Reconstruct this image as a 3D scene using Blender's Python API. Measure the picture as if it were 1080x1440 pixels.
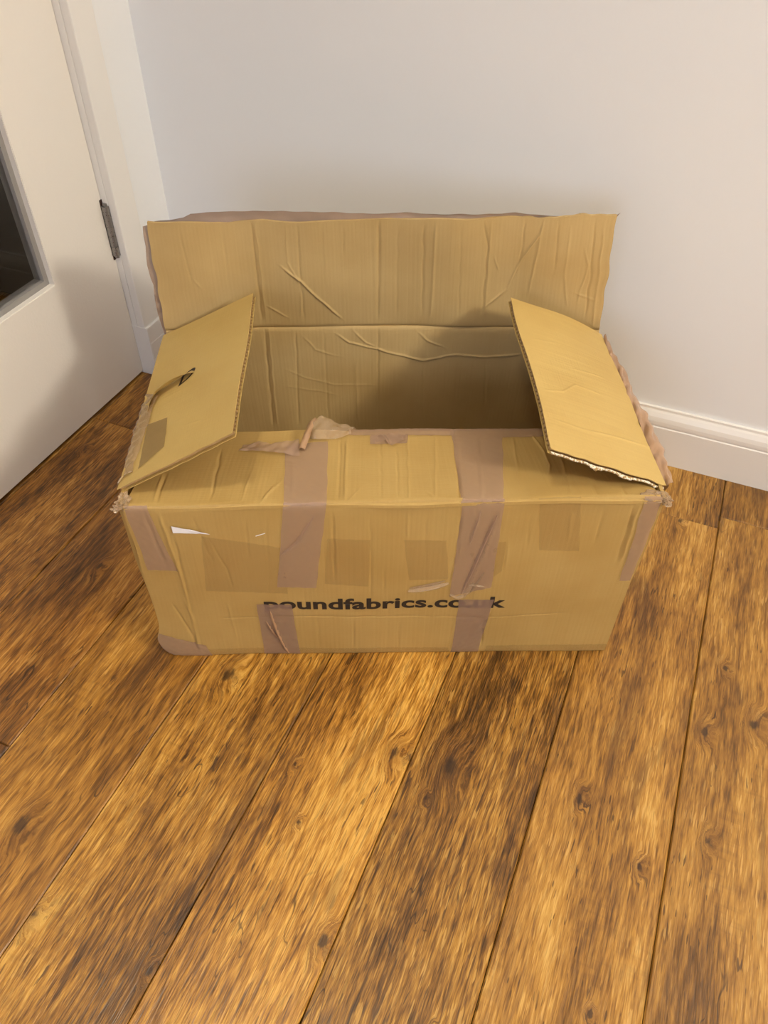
import bpy, bmesh, math
import numpy as np
from mathutils import Matrix, Vector
for o in list(bpy.data.objects): bpy.data.objects.remove(o, do_unlink=True)
scene = bpy.context.scene
COL = scene.collection

# ------------------------------------------------------------------ camera
PITCH, ROLL, YAW = 0.78383, 0.01387, 0.38362
c_, s_ = math.cos(PITCH), math.sin(PITCH)
r_ = Vector((1, 0, 0)); u_ = Vector((0, s_, c_)); f_ = Vector((0, c_, -s_))
r2 = math.cos(ROLL) * r_ + math.sin(ROLL) * u_
u2 = -math.sin(ROLL) * r_ + math.cos(ROLL) * u_
Zr = Matrix.Rotation(YAW, 3, 'Z')
r2, u2, f2 = Zr @ r2, Zr @ u2, Zr @ f_
cam = bpy.data.cameras.new('camera'); camo = bpy.data.objects.new('camera', cam); COL.objects.link(camo)
camo.matrix_world = Matrix(((r2.x, u2.x, -f2.x, 0), (r2.y, u2.y, -f2.y, 0), (r2.z, u2.z, -f2.z, 1.0), (0, 0, 0, 1)))
cam.sensor_fit = 'VERTICAL'; cam.sensor_height = 36; cam.lens = 1095.0 / 1440 * 36
cam.clip_start = 0.02
scene.camera = camo

# ------------------------------------------------------------------ light and exposure
vs = scene.view_settings
vs.view_transform = 'Standard'; vs.look = 'None'; vs.gamma = 1.0; vs.use_curve_mapping = False
vs.exposure = 0.60
W = bpy.data.worlds.new('world'); scene.world = W; W.use_nodes = True
W.node_tree.nodes['Background'].inputs[0].default_value = (0.62, 0.70, 0.9, 1)
W.node_tree.nodes['Background'].inputs[1].default_value = 0.06

def lamp(name, kind, loc, power, color, target=None, **kw):
    d = bpy.data.lights.new(name, kind); d.energy = power; d.color = color
    for k, v in kw.items(): setattr(d, k, v)
    o = bpy.data.objects.new(name, d); COL.objects.link(o); o.location = loc
    if target is not None:
        o.rotation_euler = (Vector(target) - Vector(loc)).to_track_quat('-Z', 'Y').to_euler()
    return o
# the room's ceiling lamp (right of the picture), a recessed downlight, and the window behind the camera
lamp('ceiling_lamp_light', 'POINT', (2.15, 0.05, 2.05), 108, (1.0, 0.93, 0.79), shadow_soft_size=0.17)
lamp('downlight_light', 'SPOT', (-0.48, 0.22, 2.37), 34, (1.0, 0.92, 0.72), (-0.50, 0.25, 0), shadow_soft_size=0.10, spot_size=1.25, spot_blend=1.0)
lamp('window_daylight', 'AREA', (0.3, -3.52, 1.45), 23, (0.62, 0.74, 1.0), (0.0, 1.0, 0.9), shape='RECTANGLE', size=1.6, size_y=1.2)

# ------------------------------------------------------------------ node helpers
def srgb(r, g, b):
    f = lambda c: (c / 255 / 12.92) if c / 255 <= 0.04045 else ((c / 255 + 0.055) / 1.055) ** 2.4
    return (f(r), f(g), f(b), 1)
class NT:
    def __init__(s, name):
        s.m = bpy.data.materials.new(name); s.m.use_nodes = True
        s.t = s.m.node_tree; s.b = s.t.nodes['Principled BSDF']; s.out = s.t.nodes['Material Output']
    def n(s, typ, **kw):
        nd = s.t.nodes.new(typ)
        for k, v in kw.items(): setattr(nd, k, v)
        return nd
    def put(s, sock, v):
        if v is None: return
        if isinstance(v, bpy.types.NodeSocket): s.t.links.new(v, sock)
        else: sock.default_value = v
    def math(s, op, a, b=None, c=None, clamp=False):
        nd = s.n('ShaderNodeMath', operation=op, use_clamp=clamp)
        s.put(nd.inputs[0], a); s.put(nd.inputs[1], b); s.put(nd.inputs[2], c)
        return nd.outputs[0]
    def vmath(s, op, a, b=None):
        nd = s.n('ShaderNodeVectorMath', operation=op); s.put(nd.inputs[0], a); s.put(nd.inputs[1], b)
        return nd.outputs[1] if op in ('LENGTH', 'DISTANCE', 'DOT_PRODUCT') else nd.outputs[0]
    def noise(s, vec, scale, detail=3, rough=0.55, dist=0.0):
        nd = s.n('ShaderNodeTexNoise'); s.put(nd.inputs['Vector'], vec); nd.inputs['Scale'].default_value = scale
        nd.inputs['Detail'].default_value = detail; nd.inputs['Roughness'].default_value = rough; nd.inputs['Distortion'].default_value = dist
        return nd.outputs[0]
    def ramp(s, fac, stops, interp='LINEAR'):
        nd = s.n('ShaderNodeValToRGB'); s.put(nd.inputs[0], fac); cr = nd.color_ramp; cr.interpolation = interp
        while len(cr.elements) < len(stops): cr.elements.new(0.5)
        for e, (p, c) in zip(cr.elements, stops): e.position = p; e.color = c if len(c) == 4 else (*c, 1)
        return nd.outputs[0]
    def smooth(s, x, a, b, lo=0.0, hi=1.0):
        nd = s.n('ShaderNodeMapRange', interpolation_type='SMOOTHSTEP'); s.put(nd.inputs[0], x)
        for i, v in enumerate((a, b, lo, hi)): nd.inputs[i + 1].default_value = v
        return nd.outputs[0]
    def mix(s, fac, a, b, mode='MIX'):
        nd = s.n('ShaderNodeMix', data_type='RGBA', blend_type=mode); s.put(nd.inputs[0], fac); s.put(nd.inputs[6], a); s.put(nd.inputs[7], b)
        return nd.outputs[2]
    def bump(s, h, dist, strength=1.0, prev=None):
        nd = s.n('ShaderNodeBump'); s.put(nd.inputs['Height'], h); nd.inputs['Distance'].default_value = dist; nd.inputs['Strength'].default_value = strength
        if prev is not None: s.put(nd.inputs['Normal'], prev)
        return nd.outputs[0]
    def set(s, **kw):
        for k, v in kw.items(): s.put(s.b.inputs[k.replace('_', ' ')], v)
    def obj(s): return s.n('ShaderNodeTexCoord').outputs['Object']
    def uv(s): return s.n('ShaderNodeTexCoord').outputs['UV']
    def attr(s, name, out):
        return s.n('ShaderNodeAttribute', attribute_type='OBJECT', attribute_name=name).outputs[out]
    def scaled(s, v, xyz): return s.vmath('MULTIPLY', v, xyz)

def paint(name, col, rough=0.55, bumpd=0.0006, bscale=140, spec=0.5):
    t = NT(name); o = t.obj()
    n = t.noise(o, bscale, 3); big = t.noise(o, 2.2, 2)
    c = t.mix(t.math('MULTIPLY', big, 0.25), col, tuple(x * 0.9 for x in col[:3]) + (1,))
    t.set(Base_Color=c, Roughness=rough, Normal=t.bump(n, bumpd, 0.5)); t.b.inputs['Specular IOR Level'].default_value = spec
    return t.m
M = {}
M['wall'] = paint('wall_paint', srgb(234, 234, 234), 0.75, 0.0012, 90, 0.3)
t = NT('wall_paint_nibs'); M['wall'].name = 'side_wall_paint'
o = t.obj(); vo = t.n('ShaderNodeTexVoronoi'); vo.inputs['Scale'].default_value = 7.0; t.put(vo.inputs['Vector'], o)
se = t.n('ShaderNodeSeparateColor'); t.put(se.inputs[0], vo.outputs['Color'])
nib = t.math('MULTIPLY', t.smooth(t.math('ADD', vo.outputs['Distance'], t.math('MULTIPLY', t.noise(o, 300, 2), 0.02)), 0.022, 0.034, 1.0, 0.0), t.math('GREATER_THAN', se.outputs[0], 0.55))
t.set(Base_Color=srgb(234, 234, 234), Roughness=0.75, Normal=t.bump(t.math('ADD', nib, t.math('MULTIPLY', t.noise(o, 90, 3), 0.35)), 0.0016, 0.5)); t.b.inputs['Specular IOR Level'].default_value = 0.3
M['wall_nib'] = t.m
M['gloss_white'] = paint('gloss_white_paint', srgb(232, 228, 222), 0.35, 0.0004, 60)
M['door_white'] = paint('door_white_paint', srgb(234, 228, 219), 0.38, 0.0006, 220)
M['far_wall'] = paint('far_wall_low_bounce', srgb(128, 120, 112), 0.8)  # unseen walls given a darker colour to weaken the bounce light
M['ceiling'] = paint('ceiling_paint', srgb(236, 234, 230), 0.8)
M['hall'] = paint('hall_painted_dimness', srgb(70, 62, 52), 0.8)  # the passage's lack of light is put into this dark colour
M['seal'] = paint('grey_glazing_seal', srgb(150, 146, 142), 0.5)
t = NT('dark_gap'); t.set(Base_Color=srgb(38, 26, 18), Roughness=0.9); M['gap'] = t.m
t = NT('hinge_steel'); t.set(Base_Color=srgb(150, 146, 142), Metallic=0.75, Roughness=t.smooth(t.noise(t.obj(), 300), 0.3, 0.7, 0.25, 0.5)); M['steel'] = t.m
t = NT('hinge_recess_shade'); t.set(Base_Color=srgb(52, 30, 22), Roughness=0.7); M['recess'] = t.m  # shade of the recess painted as a dark colour on a raised slab
t = NT('window_glass'); t.set(Base_Color=(1, 1, 1, 1), Roughness=0.0, Transmission_Weight=1.0, IOR=1.45); M['glass'] = t.m

# wood: the grain runs along the plank's own Y; seed, tone and knots come from properties of each plank
t = NT('laminate_wood'); o = t.obj()
seed = t.attr('seed', 'Fac'); sv = t.n('ShaderNodeCombineXYZ')
t.put(sv.inputs[0], t.math('MULTIPLY', seed, 3.71)); t.put(sv.inputs[1], t.math('MULTIPLY', seed, 5.13)); t.put(sv.inputs[2], t.math('MULTIPLY', seed, 1.37))
sep = t.n('ShaderNodeSeparateXYZ'); t.put(sep.inputs[0], o); flat = t.n('ShaderNodeCombineXYZ'); t.put(flat.inputs[0], sep.outputs[0]); t.put(flat.inputs[1], sep.outputs[1])
pl = flat.outputs[0]
p0 = t.vmath('ADD', pl, sv.outputs[0])
warp = t.noise(t.scaled(p0, (5, 1.6, 1)), 1.0, 3)
grainy = t.attr('grainy', 'Fac')
knot_dark = None; knot_warp = None
kn1 = t.math('MULTIPLY', t.math('SUBTRACT', t.noise(t.scaled(p0, (120, 60, 1)), 1.0, 3), 0.5), 0.014)
for kn in ('knot_a', 'knot_b', 'knot_c', 'knot_d'):
    kv = t.attr(kn, 'Vector'); ks = t.n('ShaderNodeSeparateXYZ'); t.put(ks.inputs[0], kv)
    kx = t.n('ShaderNodeCombineXYZ'); t.put(kx.inputs[0], ks.outputs[0]); t.put(kx.inputs[1], ks.outputs[1])
    d = t.vmath('SUBTRACT', pl, kx.outputs[0]); d = t.vmath('MULTIPLY', d, (1.0, 0.55, 0))
    dist = t.math('DIVIDE', t.math('ADD', t.vmath('LENGTH', d), kn1), t.math('MAXIMUM', ks.outputs[2], 0.0001))
    on = t.math('GREATER_THAN', ks.outputs[2], 0.0005)
    core = t.math('MULTIPLY', t.smooth(dist, 0.25, 0.8, 1.0, 0.0), on); halo = t.math('MULTIPLY', t.smooth(dist, 0.4, 2.6, 1.0, 0.0), on)
    knot_dark = core if knot_dark is None else t.math('MAXIMUM', knot_dark, core)
    knot_warp = halo if knot_warp is None else t.math('MAXIMUM', knot_warp, halo)
wx = t.math('ADD', t.math('MULTIPLY', t.math('SUBTRACT', warp, 0.5), 0.022), t.math('MULTIPLY', knot_warp, 0.012))
wv = t.n('ShaderNodeCombineXYZ'); t.put(wv.inputs[0], wx)
p1 = t.vmath('ADD', p0, wv.outputs[0])
broad = t.noise(t.scaled(p1, (13, 2.6, 1)), 1.0, 4, 0.6)
grain = t.noise(t.scaled(p1, (105, 5, 1)), 1.0, 3, 0.6)
fib = t.noise(t.scaled(p1, (330, 20, 1)), 1.0, 2, 0.6)
fine = t.noise(t.scaled(p1, (640, 40, 1)), 1.0, 2, 0.6)
mott = t.noise(t.scaled(p1, (170, 20, 1)), 1.0, 3, 0.6)
saw = t.noise(t.scaled(p1, (16, 110, 1)), 1.0, 2, 0.5)
sawmask = t.smooth(t.noise(t.scaled(p0, (9, 4, 1)), 1.0, 1), 0.55, 0.70)
def cen(x, g): return t.math('MULTIPLY', t.math('SUBTRACT', x, 0.5), g)
fg = t.math('ADD', t.math('ADD', cen(grain, 0.42), cen(fib, 0.78)), cen(fine, 0.8))
val = t.math('ADD', t.math('ADD', cen(broad, 0.95), t.math('MULTIPLY', fg, grainy)), t.math('ADD', cen(mott, 0.6), 0.52))
val = t.math('ADD', val, t.attr('lift', 'Fac'))
col = t.ramp(val, [(0.16, srgb(62, 40, 13)), (0.36, srgb(110, 74, 26)), (0.5, srgb(148, 104, 40)), (0.64, srgb(178, 131, 55)), (0.84, srgb(208, 166, 86))])
stain = t.smooth(t.noise(t.scaled(p1, (20, 3.4, 1)), 1.0, 3, 0.65, 0.4), 0.56, 0.70); col = t.mix(t.math('MULTIPLY', stain, 0.5), col, srgb(78, 50, 24))
pores = t.math('MULTIPLY', t.smooth(fib, 0.585, 0.65), grainy); col = t.mix(t.math('MULTIPLY', pores, 0.42), col, srgb(66, 40, 16))
tick = t.math('MULTIPLY', t.smooth(t.noise(t.scaled(p1, (260, 34, 1)), 1.0, 1, 0.5), 0.66, 0.70), t.smooth(t.noise(t.scaled(p0, (12, 5, 1)), 1.0, 2), 0.40, 0.60)); col = t.mix(t.math('MULTIPLY', tick, 0.75), col, srgb(52, 30, 12))
pale = t.math('MULTIPLY', t.smooth(t.noise(t.scaled(p1, (290, 26, 1)), 1.0, 1, 0.5), 0.61, 0.66), t.smooth(broad, 0.40, 0.58)); col = t.mix(t.math('MULTIPLY', pale, 0.55), col, srgb(216, 172, 94))
col = t.mix(t.math('MULTIPLY', t.math('MULTIPLY', sawmask, t.smooth(saw, 0.5, 0.62)), 0.16), col, srgb(82, 52, 24))
ck = t.math('ABSOLUTE', t.math('SUBTRACT', t.noise(t.scaled(p1, (16, 2.6, 1)), 1.0, 3, 0.55, 0.3), 0.5))
ckm = t.math('MULTIPLY', t.smooth(ck, 0.0, 0.005, 1.0, 0.0), t.smooth(t.noise(t.scaled(p0, (8, 3, 1)), 1.0, 1), 0.54, 0.64))
col = t.mix(t.math('MULTIPLY', ckm, 0.8), col, srgb(40, 24, 12))
col = t.mix(t.math('MULTIPLY', knot_warp, 0.30), col, srgb(92, 58, 28))
col = t.mix(t.math('MULTIPLY', knot_dark, 0.8), col, srgb(44, 28, 16))
col = t.mix(1.0, col, t.attr('tone', 'Color'), 'MULTIPLY')
bh = t.math('ADD', t.math('MULTIPLY', grain, 0.4), t.math('MULTIPLY', fib, 0.7)); bh = t.math('SUBTRACT', bh, t.math('MULTIPLY', pores, 0.25))
t.set(Base_Color=col, Roughness=t.smooth(fib, 0.3, 0.7, 0.28, 0.46), Normal=t.bump(bh, 0.0013, 0.7)); M['wood'] = t.m

# cardboard: flutes run across U (metres)
def cardboard(name, base, dark, rough=0.62, flute=0.5):
    t = NT(name); uv = t.uv()
    se = t.n('ShaderNodeSeparateXYZ'); t.put(se.inputs[0], uv)
    fl = t.math('SINE', t.math('MULTIPLY', se.outputs[0], 2 * math.pi / 0.0062))
    rib = t.noise(t.scaled(uv, (70, 3, 1)), 1.0, 3); fib = t.noise(t.scaled(uv, (900, 260, 1)), 1.0, 3)
    cross = t.noise(t.scaled(uv, (28, 330, 1)), 1.0, 2); big = t.noise(uv, 7.0, 3)
    c = t.mix(t.smooth(big, 0.3, 0.75), base, dark)
    c = t.mix(t.math('MULTIPLY', t.smooth(rib, 0.42, 0.7), 0.15), c, dark)
    c = t.mix(t.math('MULTIPLY', fib, 0.25), c, tuple(x * 0.72 for x in dark[:3]) + (1,))
    n = t.bump(fl, 0.00022 * flute, 0.55); n = t.bump(rib, 0.0016, 0.6, n); n = t.bump(cross, 0.0005, 0.5, n); n = t.bump(fib, 0.0002, 0.4, n)
    t.set(Base_Color=c, Roughness=rough, Normal=n); t.b.inputs['Specular IOR Level'].default_value = 0.35
    return t.m
M['card_out'] = cardboard('cardboard_outside', srgb(186, 155, 94), srgb(174, 141, 80), 0.5, 0.3)
M['card_in'] = cardboard('cardboard_inside', srgb(191, 163, 111), srgb(180, 150.5, 97), 0.7, 0.28)
M['card_flap'] = cardboard('cardboard_flap', srgb(198, 168, 102), srgb(190, 158, 92), 0.6, 0.12)
t = NT('corrugated_core'); t.set(Base_Color=t.mix(t.noise(t.obj(), 160), srgb(176, 138, 88), srgb(214, 182, 132)), Roughness=0.85); M['core'] = t.m
t = NT('torn_paper_pulp'); t.set(Base_Color=t.mix(t.smooth(t.noise(t.obj(), 330), 0.44, 0.56), srgb(170, 138, 88), srgb(236, 226, 204)), Roughness=0.95); M['pulp'] = t.m
t = NT('black_ink'); t.set(Base_Color=t.mix(t.noise(t.obj(), 900, 2), srgb(30, 22, 18), srgb(48, 36, 26)), Roughness=0.65); M['ink'] = t.m
t = NT('white_paper'); t.set(Base_Color=srgb(238, 236, 238), Roughness=0.5); M['paper'] = t.m
def tape(name, col, cover, rough=0.22, bumpd=0.0008, coat=0.0):
    t = NT(name); o = t.obj()
    w = t.noise(t.scaled(o, (60, 60, 14)), 1.0, 3); w2 = t.noise(o, 260, 2)
    n = t.bump(t.math('ADD', w, t.math('MULTIPLY', w2, 0.12)), bumpd, 0.6)
    t.set(Base_Color=col, Roughness=rough, Normal=n)
    tr = t.n('ShaderNodeBsdfTransparent'); mx = t.n('ShaderNodeMixShader')
    t.put(mx.inputs[0], cover); t.put(mx.inputs[1], tr.outputs[0]); t.put(mx.inputs[2], t.b.outputs[0]); t.put(t.out.inputs[0], mx.outputs[0])
    return t.m
M['strip'] = tape('buff_packing_tape', srgb(182, 150, 128), 0.5, 0.34)
M['faint'] = tape('thin_mauve_tape', srgb(166, 136, 120), 0.53, 0.36)
M['amber'] = tape('clear_amber_tape', srgb(186, 148, 90), 0.22, 0.3)
M['dark'] = tape('grey_brown_tape', srgb(150, 122, 82), 0.5, 0.35)
M['clear'] = tape('clear_wrinkled_tape', srgb(176, 146, 112), 0.55, 0.16, 0.002)
M['shiny'] = tape('shiny_clear_tape', srgb(190, 162, 130), 0.48, 0.07, 0.002)
M['edge'] = tape('greyish_edge_tape', srgb(150, 124, 104), 0.85, 0.3, 0.0015)
M['brown'] = tape('brown_tape', srgb(172, 136, 104), 0.88, 0.3, 0.0015)
# ------------------------------------------------------------------ mesh helpers
def link(o, parent=None):
    COL.objects.link(o)
    if parent is not None: o.parent = parent
    return o
def tag(o, label=None, cat=None, kind=None, group=None):
    if label: o['label'] = label
    if cat: o['category'] = cat
    if kind: o['kind'] = kind
    if group: o['group'] = group
    return o
def npmesh(name, V, F, mat, parent=None, uv=None, smooth=True):
    me = bpy.data.meshes.new(name); V = np.asarray(V, np.float32); F = np.asarray(F, np.int32)
    k = F.shape[1]
    me.vertices.add(len(V)); me.vertices.foreach_set('co', V.ravel())
    me.loops.add(F.size); me.loops.foreach_set('vertex_index', F.ravel())
    me.polygons.add(len(F)); me.polygons.foreach_set('loop_start', np.arange(0, F.size, k, dtype=np.int32))
    if uv is not None:
        l = me.uv_layers.new(name='UVMap'); l.data.foreach_set('uv', np.asarray(uv, np.float32)[F.ravel()].ravel())
    me.polygons.foreach_set('use_smooth', np.full(len(F), smooth))
    me.update(calc_edges=True); me.validate()
    me.materials.append(mat)
    return link(bpy.data.objects.new(name, me), parent)
def bmobj(name, bm, mat, parent=None, smooth=False):
    me = bpy.data.meshes.new(name); bm.to_mesh(me); bm.free(); me.materials.append(mat)
    if smooth:
        for p in me.polygons: p.use_smooth = True
    return link(bpy.data.objects.new(name, me), parent)
def addbox(bm, a, b, bev=0.0):
    g = bmesh.ops.create_cube(bm, size=1.0)
    for v in g['verts']:
        v.co = Vector([a[i] + (b[i] - a[i]) * (v.co[i] + 0.5) for i in range(3)])
    if bev:
        es = list({e for v in g['verts'] for e in v.link_edges})
        bmesh.ops.bevel(bm, geom=es, offset=bev, segments=2, profile=0.5, affect='EDGES')
def box(name, a, b, mat, parent=None, bev=0.0):
    bm = bmesh.new(); addbox(bm, a, b, bev); return bmobj(name, bm, mat, parent)
def prism(name, prof, ax, l0, l1, mat, parent=None):
    # prof: list of (horizontal offset, z); extruded along axis ax ('x' or 'y')
    n = len(prof); V = []
    for l in (l0, l1):
        for h, z in prof: V.append((l, h, z) if ax == 'x' else (h, l, z))
    bm = bmesh.new(); vs_ = [bm.verts.new(v) for v in V]
    for i in range(n):
        j = (i + 1) % n; bm.faces.new((vs_[i], vs_[j], vs_[n + j], vs_[n + i]))
    bm.faces.new(vs_[:n][::-1]); bm.faces.new(vs_[n:])
    bmesh.ops.recalc_face_normals(bm, faces=bm.faces)
    return bmobj(name, bm, mat, parent)
def quads(nu, nv, off=0):
    i, j = np.meshgrid(np.arange(nu - 1), np.arange(nv - 1), indexing='xy')
    a = (j * nu + i).ravel() + off
    return np.stack([a, a + 1, a + nu + 1, a + nu], 1)
RNG = np.random.RandomState(7)
def wob(x, y, seed, freq, octs=5):
    r = np.random.RandomState(seed); s = np.zeros_like(x)
    for k in range(octs):
        a = r.uniform(0, 2 * np.pi); f = freq * r.uniform(0.6, 1.8)
        s = s + np.sin((x * np.cos(a) + y * np.sin(a)) * f * 2 * np.pi + r.uniform(0, 6.28)) / octs ** 0.5
    return s

# ------------------------------------------------------------------ the setting
XW, YW = -1.005, 1.281          # left wall face, back wall face
XR, YF, ZC = 3.8, -3.6, 2.4
XD = -1.030                     # face of the door leaf
def struct(o, label, cat): return tag(o, label, cat, 'structure')

fl = bpy.data.objects.new('floor', None); link(fl)
struct(fl, 'rustic golden brown wood laminate floor running under the cardboard box', 'floor')
box('underlay', (XD - 1.2, YF, -0.03), (XR, YW, -0.0085), M['gap'], fl)
PWID = 0.17395; LEN = 1.28; SEAM0 = 0.0176
def plank_mesh(length):
    bm = bmesh.new(); addbox(bm, (-PWID / 2 + 0.0005, -length / 2 + 0.0003, -0.008), (PWID / 2 - 0.0005, length / 2 - 0.0003, 0.0), 0.0)
    top = [e for e in bm.edges if all(v.co.z > -0.001 for v in e.verts)]
    bmesh.ops.bevel(bm, geom=top, offset=0.0017, segments=1, affect='EDGES')
    me = bpy.data.meshes.new('plank'); bm.to_mesh(me); bm.free(); me.materials.append(M['wood']); return me
PM = plank_mesh(LEN)
# per row: tone (far-left rows include the shadow beside the box), brightness lift, y of one end joint ; row k spans SEAM0 + k*PWID .. +PWID
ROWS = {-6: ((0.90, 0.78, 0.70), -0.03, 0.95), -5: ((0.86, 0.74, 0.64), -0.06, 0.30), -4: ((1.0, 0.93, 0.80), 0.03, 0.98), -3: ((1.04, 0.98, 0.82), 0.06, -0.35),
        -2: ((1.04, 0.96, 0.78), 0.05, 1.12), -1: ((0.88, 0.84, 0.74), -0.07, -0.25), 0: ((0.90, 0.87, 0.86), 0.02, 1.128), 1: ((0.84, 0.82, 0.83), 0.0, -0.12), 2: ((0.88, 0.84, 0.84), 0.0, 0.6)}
KNOTS = {-1: [(-0.103, 0.509, 0.016), (-0.118, 0.455, 0.005), (-0.02, 0.20, 0.006)], 1: [(0.28, 0.739, 0.010), (0.237, 0.541, 0.006), (0.232, 0.823, 0.005), (0.215, 0.70, 0.008)],
         0: [(0.071, 0.534, 0.007), (0.161, 0.474, 0.005), (0.136, 0.293, 0.004), (0.126, 1.121, 0.006)],
         -2: [(-0.168, 0.246, 0.008), (-0.181, 0.499, 0.010), (-0.30, 0.43, 0.004), (-0.26, 0.36, 0.004)],
         -3: [(-0.500, 0.137, 0.007), (-0.338, 0.141, 0.005), (-0.46, 0.52, 0.012)], -4: [(-0.587, 0.218, 0.012), (-0.62, 0.70, 0.006)], -5: [(-0.77, 0.62, 0.008), (-0.72, 0.9, 0.006)]}
i = 0
for k in range(int(math.floor((XD - 1.2 - SEAM0) / PWID)), int(math.ceil((XR - SEAM0) / PWID))):
    xc = SEAM0 + (k + 0.5) * PWID
    if xc - PWID / 2 > XR: continue
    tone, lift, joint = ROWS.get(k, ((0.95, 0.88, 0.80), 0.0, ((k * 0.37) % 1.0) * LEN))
    y = joint + LEN / 2
    while y - LEN / 2 > YF: y -= LEN
    y += 0
    ys = []
    yy = joint + LEN / 2
    while yy - LEN / 2 > YF: yy -= LEN
    while yy - LEN / 2 < YW:
        if yy + LEN / 2 > YF: ys.append(yy)
        yy += LEN
    for yc in ys:
        y0, y1 = max(yc - LEN / 2, YF), min(yc + LEN / 2, YW - 0.001)
        if y1 - y0 < 0.01: continue
        me = PM if y1 - y0 > LEN - 1e-4 else plank_mesh(y1 - y0)
        o = bpy.data.objects.new('plank', me); link(o, fl); yc2 = (y0 + y1) / 2; o.location = (xc, yc2, 0)
        rs = np.random.RandomState(100 + i); i += 1
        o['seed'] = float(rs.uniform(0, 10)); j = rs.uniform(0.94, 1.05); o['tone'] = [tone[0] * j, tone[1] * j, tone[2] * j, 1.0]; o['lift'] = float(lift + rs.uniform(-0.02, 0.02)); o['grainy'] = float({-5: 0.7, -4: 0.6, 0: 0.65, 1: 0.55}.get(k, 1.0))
        kk = [(a - xc, b - yc2, c) for a, b, c in KNOTS.get(k, []) if y0 < b < y1]
        while len(kk) < 4: kk.append((rs.uniform(-.07, .07), rs.uniform(-.6, .6), rs.choice([0, 0, 0.004, 0.006]) if k not in KNOTS else 0.0))
        for nm, kv in zip(('knot_a', 'knot_b', 'knot_c', 'knot_d'), kk): o[nm] = [float(x) for x in kv]

struct(box('wall_back', (XW - 0.3, YW, -0.03), (XR + 0.1, YW + 0.1, ZC), M['wall_nib']), 'plain pale grey painted wall behind the cardboard box', 'wall')
wl = bpy.data.objects.new('wall_left', None); link(wl); struct(wl, 'cream painted strip of wall between door frame and corner', 'wall')
DY0, DY1, DZ = 0.365, 1.126, 1.99       # door opening
box('wall_section', (XW - 0.1, DY1 + 0.03, -0.03), (XW, YW, ZC), M['wall'], wl)
box('wall_section', (XW - 0.1, YF, -0.03), (XW, DY0 - 0.03, ZC), M['wall'], wl)
box('wall_section', (XW - 0.1, DY0 - 0.03, DZ + 0.03), (XW, DY1 + 0.03, ZC), M['wall'], wl)
struct(box('wall_right', (XR, YF, -0.03), (XR + 0.1, YW, ZC), M['far_wall']), 'wall darkened to cut bounce light at the far right of the room, out of view', 'wall')
wf = bpy.data.objects.new('wall_front', None); link(wf); struct(wf, 'wall darkened to cut bounce light, with window behind the viewer, out of view', 'wall')
for a, b in (((XW - .1, YF - .1, -.03), (-.5, YF, ZC)), ((1.1, YF - .1, -.03), (XR + .1, YF, ZC)), ((-.5, YF - .1, -.03), (1.1, YF, .85)), ((-.5, YF - .1, 2.05), (1.1, YF, ZC))):
    box('wall_section', a, b, M['far_wall'], wf)
struct(box('ceiling', (XW - .1, YF - .1, ZC), (XR + .1, YW + .1, ZC + 0.1), M['ceiling']), 'plain white ceiling above the room, out of view', 'ceiling')

# skirting: square lower board, bead line and curved top
def skirt(t0, s):
    h = 0.118
    pr = [(0, 0), (t0, 0), (t0, 0.081), (t0 - 0.0025, 0.0825), (t0 - 0.0025, 0.0845), (t0 - 0.001, 0.086), (t0 - 0.0012, 0.094), (t0 - 0.003, 0.102), (t0 - 0.007, 0.110), (t0 - 0.0095, 0.1135), (t0 - 0.010, h), (0, h)]
    return [(s * a, z) for a, z in pr]
sk = [(YW + a, z) for a, z in skirt(0.016, -1)]
struct(prism('baseboard_back', sk, 'x', XW + 0.001, XR, M['gloss_white']), 'white moulded skirting board along the back wall', 'skirting board')
sl = [(XW + a, z) for a, z in skirt(0.012, 1)]
bl = struct(prism('baseboard_left', sl, 'y', 1.128, YW - 0.017, M['gloss_white']), 'short white skirting piece between door frame and corner', 'skirting board')

# door frame
tr = bpy.data.objects.new('trim_1', None); link(tr); struct(tr, 'white painted door frame and architrave beside the hinged door', 'door frame')
box('architrave', (XW - 0.0118, DY1, 0.118), (XW + 0.006, DY1 + 0.057, DZ + 0.06), M['gloss_white'], tr, 0.002)
box('architrave', (XW - 0.02, DY0 - 0.057, 0.0), (XW + 0.006, DY0, DZ + 0.06), M['gloss_white'], tr, 0.002)
box('architrave', (XW - 0.02, DY0 - 0.057, DZ), (XW + 0.006, DY1 + 0.057, DZ + 0.06), M['gloss_white'], tr, 0.002)
box('plinth_block', (XD - 0.04, DY1 - 0.001, 0.0), (XW + 0.0115, DY1 + 0.06, 0.1185), M['gloss_white'], tr, 0.0015)
box('jamb', (XD - 0.09, DY1, 0.0), (XW - 0.012, DY1 + 0.03, DZ + 0.03), M['gloss_white'], tr, 0.001)
box('jamb', (XD - 0.09, DY0 - 0.03, 0.0), (XW - 0.012, DY0, DZ + 0.03), M['gloss_white'], tr, 0.001)
box('jamb', (XD - 0.09, DY0, DZ), (XW - 0.012, DY1, DZ + 0.03), M['gloss_white'], tr, 0.001)
box('door_stop', (XD - 0.06, DY1 - 0.012, 0.0), (XD - 0.042, DY1, DZ), M['gloss_white'], tr)

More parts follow.
